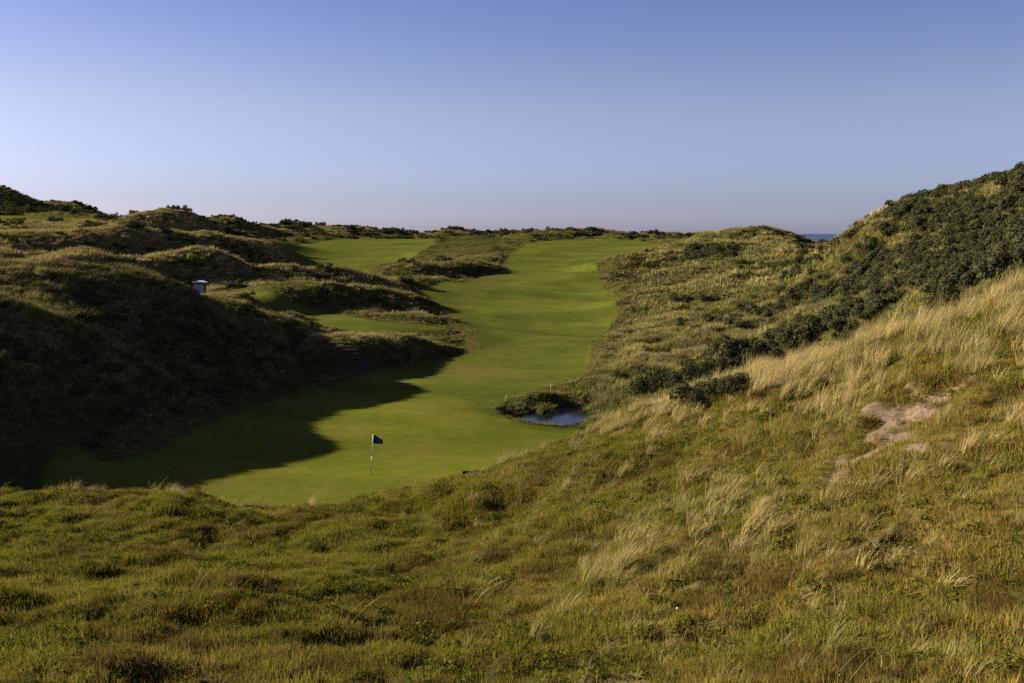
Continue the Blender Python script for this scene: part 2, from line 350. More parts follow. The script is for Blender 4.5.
def land_material():
    m, nt, o = mat('turf')
    pos = N(nt, 'ShaderNodeNewGeometry').outputs['Position']
    dry = attrn(nt, 'dry')
    n1 = noise(nt, pos, 1.3, 4); n2 = noise(nt, pos, 6, 4); n3 = noise(nt, pos, .35, 3)
    d = math_(nt, 'ADD', dry, math_(nt, 'MULTIPLY', math_(nt, 'SUBTRACT', n2, .5), .9), True)
    rough = mix(nt, d, (.034, .036, .007), (.085, .066, .024))
    rough = mix(nt, ramp(nt, n1, .52, .72), rough, (.036, .030, .009))
    st = N(nt, 'ShaderNodeMapping'); st.inputs['Scale'].default_value = (.35, 1.0, 1); st.inputs['Rotation'].default_value = (0, 0, .5); nt.links.new(pos, st.inputs['Vector']); n4 = noise(nt, st.outputs[0], .16, 5, .6)
    # mown grass: fine fescue mottled with dry patches
    mown = mix(nt, ramp(nt, n3, .35, .65), (.090, .102, .014), (.124, .114, .022))
    mown = mix(nt, ramp(nt, n2, .3, .8), mown, (.072, .086, .013))
    fine = mix(nt, ramp(nt, noise(nt, pos, .22, 4), .4, .65), (.106, .112, .013), (.132, .123, .019))
    fine = mix(nt, math_(nt, 'MULTIPLY', ramp(nt, noise(nt, pos, 3, 4), .4, .8), .6), fine, (.084, .096, .012))
    mown = mix(nt, attrn(nt, 'putt'), mown, fine)
    mown = mix(nt, ramp(nt, noise(nt, pos, 1.1, 5, .7), .36, .62), mix(nt, 1.0, mown, (.80, .83, .8), 'MULTIPLY'), mown)
    mown = mix(nt, ramp(nt, n4, .42, .66), mix(nt, 1.0, mown, (.68, .75, .74), 'MULTIPLY'), mown)
    mown = mix(nt, math_(nt, 'MULTIPLY', ramp(nt, noise(nt, pos, .11, 5, .65), .52, .70), .55), mown, (.105, .080, .020))
    c = mix(nt, attrn(nt, 'mow'), rough, mown)
    c = mix(nt, attrn(nt, 'wet'), c, (.030, .034, .009))
    sandc = mix(nt, ramp(nt, noise(nt, pos, 14, 4), .35, .7), (.165, .118, .074), (.07, .05, .03))
    c = mix(nt, attrn(nt, 'sand'), c, sandc)
    c = mix(nt, attrn(nt, 'soil'), c, mix(nt, n2, (.025, .018, .011), (.10, .07, .045)))
    b = N(nt, 'ShaderNodeBsdfDiffuse'); nt.links.new(c, b.inputs['Color'])
    bump = N(nt, 'ShaderNodeBump'); bump.inputs['Strength'].default_value = .6; bump.inputs['Distance'].default_value = .06
    inv = math_(nt, 'SUBTRACT', 1.0, math_(nt, 'MULTIPLY', attrn(nt, 'mow'), .8))
    nt.links.new(math_(nt, 'MULTIPLY', noise(nt, pos, 9, 5, .7), inv), bump.inputs['Height']); nt.links.new(bump.outputs[0], b.inputs['Normal'])
    nt.links.new(b.outputs[0], o.inputs[0]); return m
TURF = land_material()
land('ground', zone == 0, TURF, cap=True); land('fairway', zone == 1, TURF); land('putting_green', zone == 2, TURF)

def simple(name, col, rough=.6, var=None, scale=8, spec=.3):
    m, nt, o = mat(name); b = N(nt, 'ShaderNodeBsdfPrincipled'); b.inputs['Roughness'].default_value = rough; b.inputs['Specular IOR Level'].default_value = spec
    pos = N(nt, 'ShaderNodeTexCoord').outputs['Object']
    c = mix(nt, ramp(nt, noise(nt, pos, scale, 4), .35, .7), col, var or tuple(v*.8 for v in col)); nt.links.new(c, b.inputs['Base Color']); nt.links.new(b.outputs[0], o.inputs[0]); return m
def plant_material(name, lo, hi, tips, transl=.3, blade=.25, rust=None):
    """lo/hi: green and dry colour of the plant; 'tint' comes from each tuft, 'bl' from each blade"""
    m, nt, o = mat(name)
    t = attrn(nt, 'tint', 'INSTANCER'); bl = attrn(nt, 'bl'); tip = attrn(nt, 'tip')
    f = math_(nt, 'ADD', t, math_(nt, 'MULTIPLY', math_(nt, 'SUBTRACT', bl, .5), blade*2), True)
    c = mix(nt, f, lo, hi)
    c = mix(nt, math_(nt, 'MULTIPLY', math_(nt, 'POWER', tip, 2.0), .55), c, tips)
    if rust: c = mix(nt, attrn(nt, 'rust', 'INSTANCER'), c, rust)
    d = N(nt, 'ShaderNodeBsdfDiffuse'); tr = N(nt, 'ShaderNodeBsdfTranslucent'); nt.links.new(c, d.inputs[0]); nt.links.new(c, tr.inputs[0])
    s = N(nt, 'ShaderNodeMixShader'); s.inputs[0].default_value = transl; nt.links.new(d.outputs[0], s.inputs[1]); nt.links.new(tr.outputs[0], s.inputs[2])
    nt.links.new(s.outputs[0], o.inputs[0]); return m

# ------------------------------------------------------------------ sea and pond
def water(name, col, rough, bump_s, bump_d, ior=1.33):
    m, nt, o = mat(name); b = N(nt, 'ShaderNodeBsdfPrincipled'); b.inputs['Base Color'].default_value = (*col, 1); b.inputs['Roughness'].default_value = rough; b.inputs['IOR'].default_value = ior
    pos = N(nt, 'ShaderNodeNewGeometry').outputs['Position']; bu = N(nt, 'ShaderNodeBump'); bu.inputs['Strength'].default_value = .5; bu.inputs['Distance'].default_value = bump_d
    nt.links.new(noise(nt, pos, bump_s, 3), bu.inputs['Height']); nt.links.new(bu.outputs[0], b.inputs['Normal']); nt.links.new(b.outputs[0], o.inputs[0]); return m
def mesh_obj(name, v, f, m, smooth_=False):
    me = bpy.data.meshes.new(name); me.from_pydata([tuple(map(float, p)) for p in v], [], [tuple(map(int, k)) for k in f]); me.update(); me.materials.append(m)
    if smooth_: me.polygons.foreach_set('use_smooth', np.ones(len(me.polygons), bool))
    o = bpy.data.objects.new(name, me); COL.objects.link(o); return o
a_ = np.linspace(0, 2*math.pi, 96, endpoint=False); ring = [(r*math.cos(t), r*math.sin(t), 0) for r in (400, 2000, 45000) for t in a_]
fs = [(k*96+i, k*96+(i+1) % 96, (k+1)*96+(i+1) % 96, (k+1)*96+i) for k in range(2) for i in range(96)]
tag(mesh_obj('sea', ring, fs, water('sea_water', (.012, .030, .062), .35, .05, 2.0)), kind='structure')
pp = pond_c + (pond_poly-pond_c)*1.35
tag(mesh_obj('pond', [(*p, POND_Z) for p in pp], [range(len(pp))[::1]], water('pond_water', (.004, .005, .009), .10, 2.5, .004, 1.22)), kind='structure')

# ------------------------------------------------------------------ sky and sun
w = bpy.data.worlds.new('World'); scene.world = w; w.use_nodes = True; nt = w.node_tree
sky = nt.nodes.new('ShaderNodeTexSky'); sky.sky_type = 'NISHITA'; sky.sun_disc = False
sky.sun_elevation = SUN_EL; sky.sun_rotation = SUN_AZ; sky.altitude = 0; sky.air_density = 1.0; sky.dust_density = 1.0; sky.ozone_density = 1.0
tc = nt.nodes.new('ShaderNodeTexCoord'); sp_ = nt.nodes.new('ShaderNodeSeparateXYZ'); nt.links.new(tc.outputs['Generated'], sp_.inputs[0])
cr = nt.nodes.new('ShaderNodeValToRGB'); nt.links.new(sp_.outputs[2], cr.inputs[0])      # sea haze: the tint of the air by height above the horizon
for k_, (p_, c_) in enumerate(((.0, (.98, 1.27, 1.95)), (.033, (.75, .97, 1.46)), (.12, (.88, .955, 1.06)), (.215, (.67, .775, .99)))):
    e_ = cr.color_ramp.elements[k_] if k_ < 2 else cr.color_ramp.elements.new(p_)
    e_.position = p_; e_.color = (c_[0]/2, c_[1]/2, c_[2]/2, 1)
hz = cr.outputs[0]
bg = nt.nodes['Background']; bg.inputs[1].default_value = .05
nt.links.new(mix(nt, 1.0, mix(nt, 1.0, sky.outputs[0], (1.40, 1.23, 1.54), 'MULTIPLY'), hz, 'MULTIPLY'), bg.inputs[0])
sd_ = bpy.data.lights.new('sun', 'SUN'); sd_.energy = 5.0; sd_.angle = R(.5); sd_.color = (1, .90, .74)
so = bpy.data.objects.new('sun', sd_); COL.objects.link(so)
sx, sy, sz = math.sin(SUN_AZ)*math.cos(SUN_EL), math.cos(SUN_AZ)*math.cos(SUN_EL), math.sin(SUN_EL)
from mathutils import Vector
so.rotation_euler = Vector((sx, sy, sz)).to_track_quat('Z', 'Y').to_euler(); so.location = (-60, 0, 80)
vs = scene.view_settings; vs.view_transform = 'Standard'; vs.look = 'None'; vs.exposure = 1.75; vs.gamma = 1; vs.use_curve_mapping = False
scene.render.engine = 'CYCLES'; scene.cycles.max_bounces = 6; scene.cycles.diffuse_bounces = 2; scene.cycles.transparent_max_bounces = 4; scene.cycles.use_denoising = False
#@@VEGETATION
# ------------------------------------------------------------------ reading the land back
def gidx(x, y):
    r = np.hypot(x, y); a = np.degrees(np.arctan2(x, y))
    i = np.clip(np.searchsorted(rad, r)-1, 0, nr-2); j = np.clip(np.searchsorted(ang, a)-1, 0, na-2)
    u = np.clip((r-rad[i])/(rad[i+1]-rad[i]), 0, 1); v = np.clip((a-ang[j])/(ang[j+1]-ang[j]), 0, 1)
    return i, j, u, v
GHm = GH.reshape(nr, na)
def bil(G, x, y):
    i, j, u, v = gidx(np.asarray(x, float), np.asarray(y, float))
    return G[i, j]*(1-u)*(1-v)+G[i+1, j]*u*(1-v)+G[i, j+1]*(1-u)*v+G[i+1, j+1]*u*v
def gz(x, y): return bil(GHm, x, y)
def fld(G, x, y): return bil(G.reshape(nr, na), x, y)
def gz1(x, y): return float(gz(np.array([x]), np.array([y]))[0])
def land_hit(*pl):
    p = hit_many(list(pl), gz); return [Vector((float(a), float(b), gz1(a, b))) for a, b in p]

# ------------------------------------------------------------------ plants
def blades(n, Rr, h, wd, lean=0., spread=.5, curl=.5, seed=0, seg=3, inner=0., flower=0):
    """a tuft: n ribbon blades that taper and bend over"""
    g = np.random.default_rng(seed); V = []; Fc = []; T = []; B = []
    for k in range(n):
        rr = Rr*math.sqrt(g.uniform(inner, 1)); a = g.uniform(0, 2*math.pi); x0, y0 = rr*math.cos(a), rr*math.sin(a)
        ht = g.uniform(*h); wv = wd*g.uniform(.7, 1.3); da = g.normal(a, .9); sp = abs(g.normal(0, spread))
        dx, dy = sp*math.cos(da)+lean*g.uniform(.5, 1.3), sp*math.sin(da)*.8
        L = math.hypot(dx, dy)+1e-6; fx = g.uniform(0, 2*math.pi); wx, wy = math.cos(fx), math.sin(fx); b = g.random(); c = curl*g.uniform(.4, 1.4)
        i0 = len(V)
        for s in range(seg+1):
            t = s/seg; off = (t*.45+c*t*t)
            zz = ht*(t - .42*c*min(L, 1.3)*t*t)
            px, py = x0+dx*ht*off, y0+dy*ht*off
            ww = wv*(1-t**1.6)*.5 if not (flower and s == seg-1) else wv*.9
            if s == 0: zz = -.03
            if s < seg: V += [(px-wx*ww, py-wy*ww, zz), (px+wx*ww, py+wy*ww, zz)]; T += [t, t]; B += [b, b]
            else: V.append((px, py, zz)); T.append(t); B.append(b)
        for s in range(seg-1): Fc.append((i0+2*s, i0+2*s+1, i0+2*s+3, i0+2*s+2))
        Fc.append((i0+2*seg-2, i0+2*seg-1, i0+2*seg))
    return V, Fc, T, B
def leaves(lobes, n, size, seed=0, up=.3):
    """leafy mass: leaf quads spread through and over the lobes (x,y,z,radius)"""
    g = np.random.default_rng(seed); V = []; Fc = []; T = []; B = []
    L = np.array(lobes); p = L[:, 3]**2; p /= p.sum()
    for k in range(n):
        l = L[g.choice(len(L), p=p)]; d = g.normal(size=3); d[2] = abs(d[2])*.9-.25; d /= np.linalg.norm(d)
        rr = l[3]*(1-abs(g.normal(0, .16)))*(1+.10*math.sin(5*d[0]+3*d[1]+l[0]*9)); c = l[:3]+d*rr
        if c[2] < 0: c[2] = abs(c[2])*.3
        nrm = d+g.normal(0, .75, 3); nrm[2] += up; nrm /= np.linalg.norm(nrm)
        t1 = np.cross(nrm, g.normal(size=3)); t1 /= np.linalg.norm(t1); t2 = np.cross(nrm, t1)
        s1 = size*g.uniform(.6, 1.3); s2 = s1*g.uniform(.3, .5); b = g.random(); i0 = len(V)
        V += [c-t1*s1, c+t2*s2, c+t1*s1, c-t2*s2]; T += [.2, .5, .9, .5]; B += [b]*4; Fc.append((i0, i0+1, i0+2, i0+3))
    return V, Fc, T, B
def asset(name, data, m, col=None):
    V, Fc, T, B = data
    me = bpy.data.meshes.new(name); me.from_pydata([tuple(map(float, v)) for v in V], [], Fc); me.update()
    attr(me, 'tip', T); attr(me, 'bl', B); me.materials.append(m)
    o = bpy.data.objects.new(name, me)
    if col: col.objects.link(o)
    return o
def scatter_tree(col):
    ng = bpy.data.node_groups.new('scatter', 'GeometryNodeTree')
    ng.interface.new_socket('Geometry', in_out='INPUT', socket_type='NodeSocketGeometry'); ng.interface.new_socket('Geometry', in_out='OUTPUT', socket_type='NodeSocketGeometry')
    n = ng.nodes; l = ng.links
    gi = n.new('NodeGroupInput'); go = n.new('NodeGroupOutput'); ip = n.new('GeometryNodeInstanceOnPoints'); ci = n.new('GeometryNodeCollectionInfo')
    ci.inputs['Collection'].default_value = col; ci.inputs['Separate Children'].default_value = True; ci.inputs['Reset Children'].default_value = True
    def na_(name, tp):
        a = n.new('GeometryNodeInputNamedAttribute'); a.data_type = tp; a.inputs['Name'].default_value = name; return a.outputs['Attribute']
    e = n.new('FunctionNodeEulerToRotation'); l.new(na_('rot', 'FLOAT_VECTOR'), e.inputs[0])
    l.new(gi.outputs[0], ip.inputs['Points']); l.new(ci.outputs[0], ip.inputs['Instance']); ip.inputs['Pick Instance'].default_value = True
    l.new(na_('idx', 'INT'), ip.inputs['Instance Index']); l.new(e.outputs[0], ip.inputs['Rotation']); l.new(na_('scl', 'FLOAT_VECTOR'), ip.inputs['Scale'])
    l.new(ip.outputs[0], go.inputs[0]); return ng
def scatter(name, kinds, x, y, scl, tint, rotspread=math.pi, idx=None, tilt=.12, sink=.0, label=None, cat=None):
    k = len(x); me = bpy.data.meshes.new(name); z = gz(x, y)-sink*scl
    me.vertices.add(k); me.vertices.foreach_set('co', np.stack((x, y, z), 1).astype(np.float32).ravel())
    rot = np.stack((rng.normal(0, tilt, k), rng.normal(0, tilt, k), rng.uniform(-rotspread, rotspread, k)), 1)
    s3 = np.stack((scl, scl, scl*rng.uniform(.75, 1.25, k)), 1)
    attr(me, 'rot', rot, tp='FLOAT_VECTOR'); attr(me, 'scl', s3, tp='FLOAT_VECTOR'); attr(me, 'tint', np.clip(tint, 0, 1)); attr(me, 'rust', .75*smooth(.50, .68, fbm(x, y, 1.9, 211)*.6+fbm(x, y, .6, 213)*.4 + rng.normal(0, .05, k)))
    attr(me, 'idx', rng.integers(0, len(kinds.objects), k) if idx is None else idx, tp='INT')
    o = bpy.data.objects.new(name, me); COL.objects.link(o); md = o.modifiers.new('scatter', 'NODES'); md.node_group = scatter_tree(kinds)
    tag(o, label, cat, kind='stuff'); print(name, k); return o
def wedge(r0, r1, dens, half=33):
    a2 = R(half); k = int(dens*a2*(r1*r1-r0*r0)); r = np.sqrt(rng.uniform(r0*r0, r1*r1, k)); a = rng.uniform(-a2, a2, k); return r*np.sin(a), r*np.cos(a)

M_TURF = plant_material('short_grass', (.108, .114, .009), (.235, .17, .040), (.20, .165, .045), .35, .35, (.085, .052, .014))
M_MARR = plant_material('marram', (.105, .105, .020), (.40, .30, .12), (.46, .365, .17), .32, .35)
M_DUNE = plant_material('dune_grass', (.058, .070, .010), (.37, .295, .11), (.29, .25, .095), .14, .3, (.15, .115, .055))
M_LEAF = plant_material('scrub_leaf', (.030, .036, .015), (.065, .066, .026), (.07, .07, .03), .2, .4)
M_HERB = plant_material('herb_leaf', (.050, .068, .007), (.10, .085, .012), (.08, .085, .015), .25, .4)
M_REED = plant_material('reed', (.05, .07, .02), (.14, .13, .05), (.15, .14, .05), .3, .3)

def kinds(name, *datas):
    c = bpy.data.collections.new(name)
    for i, (d, m) in enumerate(datas): asset('%s_%02d' % (name, i), d, m, c)
    return c
K_TURF = kinds('turf_tuft', *[(blades(38, .16, (.03, .09), .007, .15, .95, .8, s), M_TURF) for s in range(5)])
K_HERB = kinds('herb_tuft', *[(leaves([(0, 0, .0, .10), (.09, .03, 0, .08), (-.06, .08, 0, .07)], 60, .028, s, .9), M_HERB) for s in range(3)])
K_LONG = kinds('long_tuft', *[(blades(46, .12, (.22, .50), .0075, .65, .42, .75, 10+s), M_MARR) for s in range(4)])
K_MARR = kinds('marram_tuft', *[(blades(60, .20, (.45, .85), .0085, .55, .30, .6, 20+s, 4), M_MARR) for s in range(4)])
K_STALK = kinds('seed_stalk', *[(blades(5, .10, (.40, .70), .0045, .7, .35, .65, 30+s, 5, flower=1), M_MARR) for s in range(3)])
K_DEAD = kinds('dead_stem', *[(blades(6, .22, (.12, .30), .006, .3, 1.7, .9, 90+s, 4), M_MARR) for s in range(4)])
K_DMID = kinds('dune_tuft', *[(blades(42, .42, (.25, .62), .030, .35, .6, .7, 40+s), M_DUNE) for s in range(5)])
K_DFAR = kinds('dune_clump', *[(blades(40, .85, (.3, .75), .085, .3, .6, .7, 50+s), M_DUNE) for s in range(4)])
K_REED = kinds('reed_tuft', *[(blades(24, .22, (.3, .8), .03, .15, .3, .4, 60+s), M_REED) for s in range(3)])
M_HEATH = plant_material('heath_shade_leaf', (.028, .034, .010), (.075, .062, .022), (.08, .075, .03), .15, .5)
K_HEATH = kinds('heath_shade', *[(leaves([(0, 0, .02, .42), (.38, .1, 0, .30), (-.25, .33, 0, .34), (-.1, -.38, 0, .28)], 260, .075, 80+s, .5), M_HEATH) for s in range(3)])
def dome(g, n, w, h):
    return [(g.uniform(-w, w), g.uniform(-w, w), g.uniform(.1, h), g.uniform(.35, .6)*w) for _ in range(n)]
SHRUB = [leaves(dome(np.random.default_rng(70+s), 9, .75, .55), 1500, .085, 70+s) for s in range(4)]
K_SHRUB = kinds('scrub', *[(d, M_LEAF) for d in SHRUB])

# -- turf of the near slope
x, y = wedge(5.5, 40, 150, 34)
ok = (fld(GM, x, y) < -.2) & (fld(sand, x, y) < .15+.85*rng.random(len(x))**1.2) & (fld(soil, x, y) < .3) & (fld(GN, x, y) > .05)
# nearer to the eye more tufts are needed
x, y = x[ok], y[ok]; dr = fld(GD, x, y)
patch = fbm(x, y, 1.1, 91)
keep = rng.random(len(x)) < .6+.4*smooth(.3, .5, patch)
x, y, dr = x[keep], y[keep], dr[keep]
sc = rng.uniform(.7, 1.25, len(x))*(.5+1.1*fbm(x, y, 1.2, 93))
scatter('grass', K_TURF, x, y, sc, dr*.75+(fbm(x, y, 1.3, 94)-.5)*.9+(fbm(x, y, .45, 96)-.5)*.7+rng.normal(0, .14, len(x)), label='short mottled green and brown turf covering the near slope', cat='grass')
x, y = wedge(6, 32, 16, 34); pk = fbm(x, y, 1.6, 95)
ok = (pk > .50) & (fld(GM, x, y) < -.3) & (fld(sand, x, y) < .2); x, y = x[ok], y[ok]
scatter('ground_herbs', K_HERB, x, y, rng.uniform(.6, 1.5, len(x)), fld(GD, x, y)*.7+rng.normal(0, .2, len(x)), label='low dark green herbs growing among the near turf', cat='herbs')
# -- long straw grass on the right shoulder of the near slope
x, y = wedge(7, 36, 42, 35); az = np.degrees(np.arctan2(x, y)); r = np.hypot(x, y)
crest_xy = np.array([P(*c)[:2] for c in crest]); car = np.degrees(np.arctan2(crest_xy[:, 0], crest_xy[:, 1])); crr = np.hypot(crest_xy[:, 0], crest_xy[:, 1])
gap = np.interp(az, car, crr)-r                       # metres this side of the crest
band = np.interp(az, [-40, -3, 3, 8, 14, 20, 27, 35], [.35, .5, 2.2, 4.0, 5.0, 5.4, 6.0, 6])   # depth of the long-grass belt
n = fbm(x, y, 2.2, 97)*.55 + fbm(x*.94-y*.34, (x*.34+y*.94)*.28, .9, 99)*.45
pr = np.where(az > -3, smooth(.2, -.8, (np.abs(gap-band*.45)/band-.55))*smooth(np.interp(az, [0, 8, 16], [.48, .40, .36]), np.interp(az, [0, 8, 16], [.64, .60, .54]), n), 0)
wisp = fbm(x*.94-y*.34, (x*.34+y*.94)*.22, .8, 100)*.6+fbm(x, y, 3, 102)*.4
pr = np.maximum(pr, smooth(1, 9, az)*.42*smooth(.56, .70, wisp)+.05*smooth(-6, 10, az))
streak = np.exp(-((az-(5.2+(r-17)*.33))/1.0)**2)*smooth(14, 16, r)*smooth(27, 24, r)
pr = np.maximum(pr, streak*.45*smooth(.42, .60, wisp))
ok = (rng.random(len(x)) < pr) & (fld(GM, x, y) < -.3) & (fld(sand, x, y) < .1) & (fld(soil, x, y) < .1); x, y, gap, az = x[ok], y[ok], gap[ok], az[ok]
scatter('long_grass', K_LONG, x, y, rng.uniform(.4, 1.1, len(x))*np.interp(np.hypot(x, y), [8, 15], [.55, 1]), .22+.33*smooth(-5, 20, az)+(fbm(x, y, 1.5, 101)-.5)*1.3+rng.normal(0, .12, len(x)), .8, label='wind-combed straw-coloured long grass in streaks on the near slope', cat='long grass')
# marram along the crest
x, y = wedge(18, 36, 26, 36); az = np.degrees(np.arctan2(x, y)); r = np.hypot(x, y); gap = np.interp(az, car, crr)-r
n = fbm(x, y, 1.6, 103)
pr = smooth(1.5, 11, az)*np.exp(-((gap-np.interp(az, [0, 10, 18, 27], [.4, .8, 1.4, 2.0]))/np.interp(az, [0, 10, 18, 27], [.9, 1.6, 2.4, 3.0]))**2)*smooth(.32, .55, n)*.8
pr = np.maximum(pr, .35*np.exp(-((gap-.2)/.5)**2)*smooth(.45, .60, fbm(x, y, 1.2, 105))*(az < -11))
ok = (rng.random(len(x)) < pr) & (fld(sand, x, y) < .05); x, y, az = x[ok], y[ok], az[ok]
scatter('marram_grass', K_MARR, x, y, rng.uniform(.6, 1.1, len(x))*np.interp(az, [-30, 0, 8, 20], [.55, .45, .65, .95]), .62+(fbm(x, y, 1.4, 107)-.5)*1.3+rng.normal(0, .12, len(x)), .7, label='tall pale marram grass bending along the near crest', cat='marram grass')
x, y = wedge(7, 34, 1.6, 34); az = np.degrees(np.arctan2(x, y)); gap = np.interp(az, car, crr)-np.hypot(x, y)
pr = np.maximum(.8*np.exp(-((gap-.2)/.6)**2), .05+.2*smooth(8, 25, az))
ok = (rng.random(len(x)) < pr*smooth(.4, .6, fbm(x, y, 2.5, 109)+.1)) & (fld(GM, x, y) < -.4) & (fld(sand, x, y) < .05); x, y = x[ok], y[ok]
scatter('seed_stalks', K_STALK, x, y, rng.uniform(.5, .95, len(x)), rng.uniform(.5, 1, len(x)), 1.0, tilt=.3, label='thin pale dry seed stalks rising from the near turf', cat='dry stalks')

x, y = wedge(7, 30, 5, 34); az = np.degrees(np.arctan2(x, y))
ok = (rng.random(len(x)) < .15+.75*smooth(-5, 15, az)*smooth(.42, .6, fbm(x, y, 1.8, 161))) & (fld(GM, x, y) < -.4); x, y = x[ok], y[ok]
scatter('dead_stems', K_DEAD, x, y, rng.uniform(.5, 1.1, len(x)), rng.uniform(.3, 1, len(x)), tilt=.25, label='bleached dead grass stems lying flattened in the near turf', cat='dead grass')

# -- rough of the middle and far dunes
SCRUB = [chaikin(outline(*a)) for a in (
    ((1024,182),(985,198),(950,207),(915,221),(893,234),(905,246),(925,236),(945,225),(965,232),(960,250),(930,262),(900,272),(905,292),(925,300),(975,292),(1060,280),(1060,200)),
    ((700,384),(715,366),(745,352),(775,346),(800,338),(835,322),(860,306),(885,293),(898,306),(872,328),(846,346),(800,368),(760,385),(720,400)),
    ((690,254),(700,250),(720,249),(735,252),(732,257),(712,260),(694,260)))]
def scrub_density(x, y):
    s = np.maximum.reduce([sdf(p, x, y) for p in SCRUB])
    r = np.hypot(x, y); az = np.degrees(np.arctan2(x, y))
    d = 1.0*smooth(-1.5, .8, s+(fbm(x, y, 5, 121)-.5)*4)
    hill = smooth(8, 13, az)*smooth(175, 130, r)*smooth(60, 70, r)
    d = np.maximum(d, hill*(.02+(.22+.5*smooth(15, 20, az))*smooth(.50, .62, fbm(x, y, 7, 123))))
    far = smooth(330, 380, r)
    d = np.maximum(d, far*.35*smooth(.46, .56, fbm(x, y, 14, 125)))
    sky_l = smooth(-10, -13, az)*smooth(210, 235, r)
    d = np.maximum(d, sky_l*.3*smooth(.48, .6, fbm(x, y, 14, 127)))
    d = np.maximum(d, .08*smooth(.62, .72, fbm(x, y, 10, 129))*smooth(90, 110, r))
    return d
SH = P(200, 289, 126)
HEATH = [chaikin(outline(*a)) for a in (  # dark bushy mound faces, planted partly to deepen their shade
    ((385,268),(440,264),(490,269),(502,273),(470,277),(420,278),(385,277)),
    ((290,293),(330,289),(380,292),(428,301),(434,308),(400,315),(350,313),(300,305)),
    ((350,340),(400,337),(440,344),(463,354),(430,359),(370,362),(348,354)),
    ((608,272),(640,264),(680,256),(702,262),(690,279),(640,284),(606,283)),
    ((100,256),(140,260),(195,253),(225,262),(238,271),(190,273),(130,271)),
    ((150,236),(200,238),(245,247),(278,260),(230,260),(190,247)),
    ((240,277),(300,272),(345,273),(358,279),(290,281)),
    ((0,195),(35,206),(80,208),(108,215),(60,213),(0,211)))]
def heath_shade_density(x, y):
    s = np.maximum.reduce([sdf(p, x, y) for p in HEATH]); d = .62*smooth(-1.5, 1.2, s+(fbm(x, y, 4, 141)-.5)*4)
    sl = smooth(-19, -24, x)*smooth(-48, -36, x)*smooth(40, 52, y)*smooth(112, 96, y)  # dark growth added over the left dune's face to deepen its shade
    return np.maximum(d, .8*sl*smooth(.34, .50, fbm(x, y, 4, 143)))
def rough_band(name, kd, r0, r1, dens, smin, smax, lab):
    x, y = wedge(r0, r1, dens, 34)
    n = fbm(x, y, 3.0, 111); sd = scrub_density(x, y)
    ok = (fld(GM, x, y) < -.25-.25*smin) & (rng.random(len(x)) < (.6+.4*smooth(.3, .5, n))*(1-.75*smooth(.6, 1.0, sd))*(1-.65*heath_shade_density(x, y))) & (fld(GN, x, y) < .5) & (sdf(pond_poly, x, y) < -.6)
    ok &= (np.hypot(x-SH[0], (y-SH[1]+1.5)*.55) > 1.7) & ~((np.abs(x-SH[0]) < 1.2) & (y < SH[1]) & (y > SH[1]-8) & (rng.random(len(x)) < .8))
    x, y = x[ok], y[ok]
    azb = np.degrees(np.arctan2(x, y)); rb = np.hypot(x, y); low = smooth(-13, -10, azb)*smooth(5, 2, azb)*smooth(205, 235, rb)*smooth(365, 345, rb)   # the links between the two fairways: shorter, greener
    painted_shade = smooth(-19, -23, x)*smooth(-50, -38, x)*smooth(40, 52, y)*smooth(112, 96, y)  # straw tint is lowered here, painting the dune face's shade darker
    t = fld(GD, x, y) + .16*smooth(-18, -30, x)*smooth(100, 118, y) - .25*low - .30*painted_shade + .30*fld(GP, x, y) + (fbm(x, y, 2.2, 113)-.5)*1.2 + rng.normal(0, .12, len(x))  # tint also paints the sunlit left dunes and crests paler
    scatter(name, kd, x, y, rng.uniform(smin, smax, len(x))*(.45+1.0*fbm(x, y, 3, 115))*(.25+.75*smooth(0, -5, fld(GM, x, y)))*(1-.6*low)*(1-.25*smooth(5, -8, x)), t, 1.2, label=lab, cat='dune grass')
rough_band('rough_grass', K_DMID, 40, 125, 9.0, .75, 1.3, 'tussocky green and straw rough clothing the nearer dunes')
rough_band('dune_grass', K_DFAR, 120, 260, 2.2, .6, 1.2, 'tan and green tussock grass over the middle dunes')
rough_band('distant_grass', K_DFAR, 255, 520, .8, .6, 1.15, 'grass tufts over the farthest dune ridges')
x, y = wedge(45, 330, 1.6, 34); r = np.hypot(x, y); ok = (rng.random(len(x)) < heath_shade_density(x, y)*np.interp(r, [60, 110, 250], [1, .9, .5])) & (fld(GM, x, y) < -.5) & (np.hypot(x-SH[0], y-SH[1]) > 2.2); x, y, r = x[ok], y[ok], r[ok]
scatter('heath_shade', K_HEATH, x, y, rng.uniform(.6, 1.3, len(x))*np.interp(r, [60, 120, 300], [.8, 1.0, 1.7]), rng.uniform(0, 1, len(x)), label='low dark heathy growth on mounds and left dune, partly added to deepen their shade', cat='heath_shade')
# -- ragged semi-rough where the mowing stops
x, y = wedge(44, 270, 2.6, 30); g_ = fld(GM, x, y); r = np.hypot(x, y)
ok = (rng.random(len(x)) < smooth(.9, -.6, g_+(fbm(x, y, 2.5, 151)-.5)*2.2)*smooth(-4, -2.5, g_)*np.interp(r, [60, 120, 260], [1, .8, .35])) & (sdf(pond_poly, x, y) < -.3); x, y, r = x[ok], y[ok], r[ok]
scatter('semi_rough', K_DMID, x, y, rng.uniform(.22, .5, len(x))*np.interp(r, [60, 250], [.9, 1.5]), .12+(fbm(x, y, 3, 153)-.5)*.9+rng.normal(0, .1, len(x)), label='ragged short semi-rough along the mown edges', cat='grass')
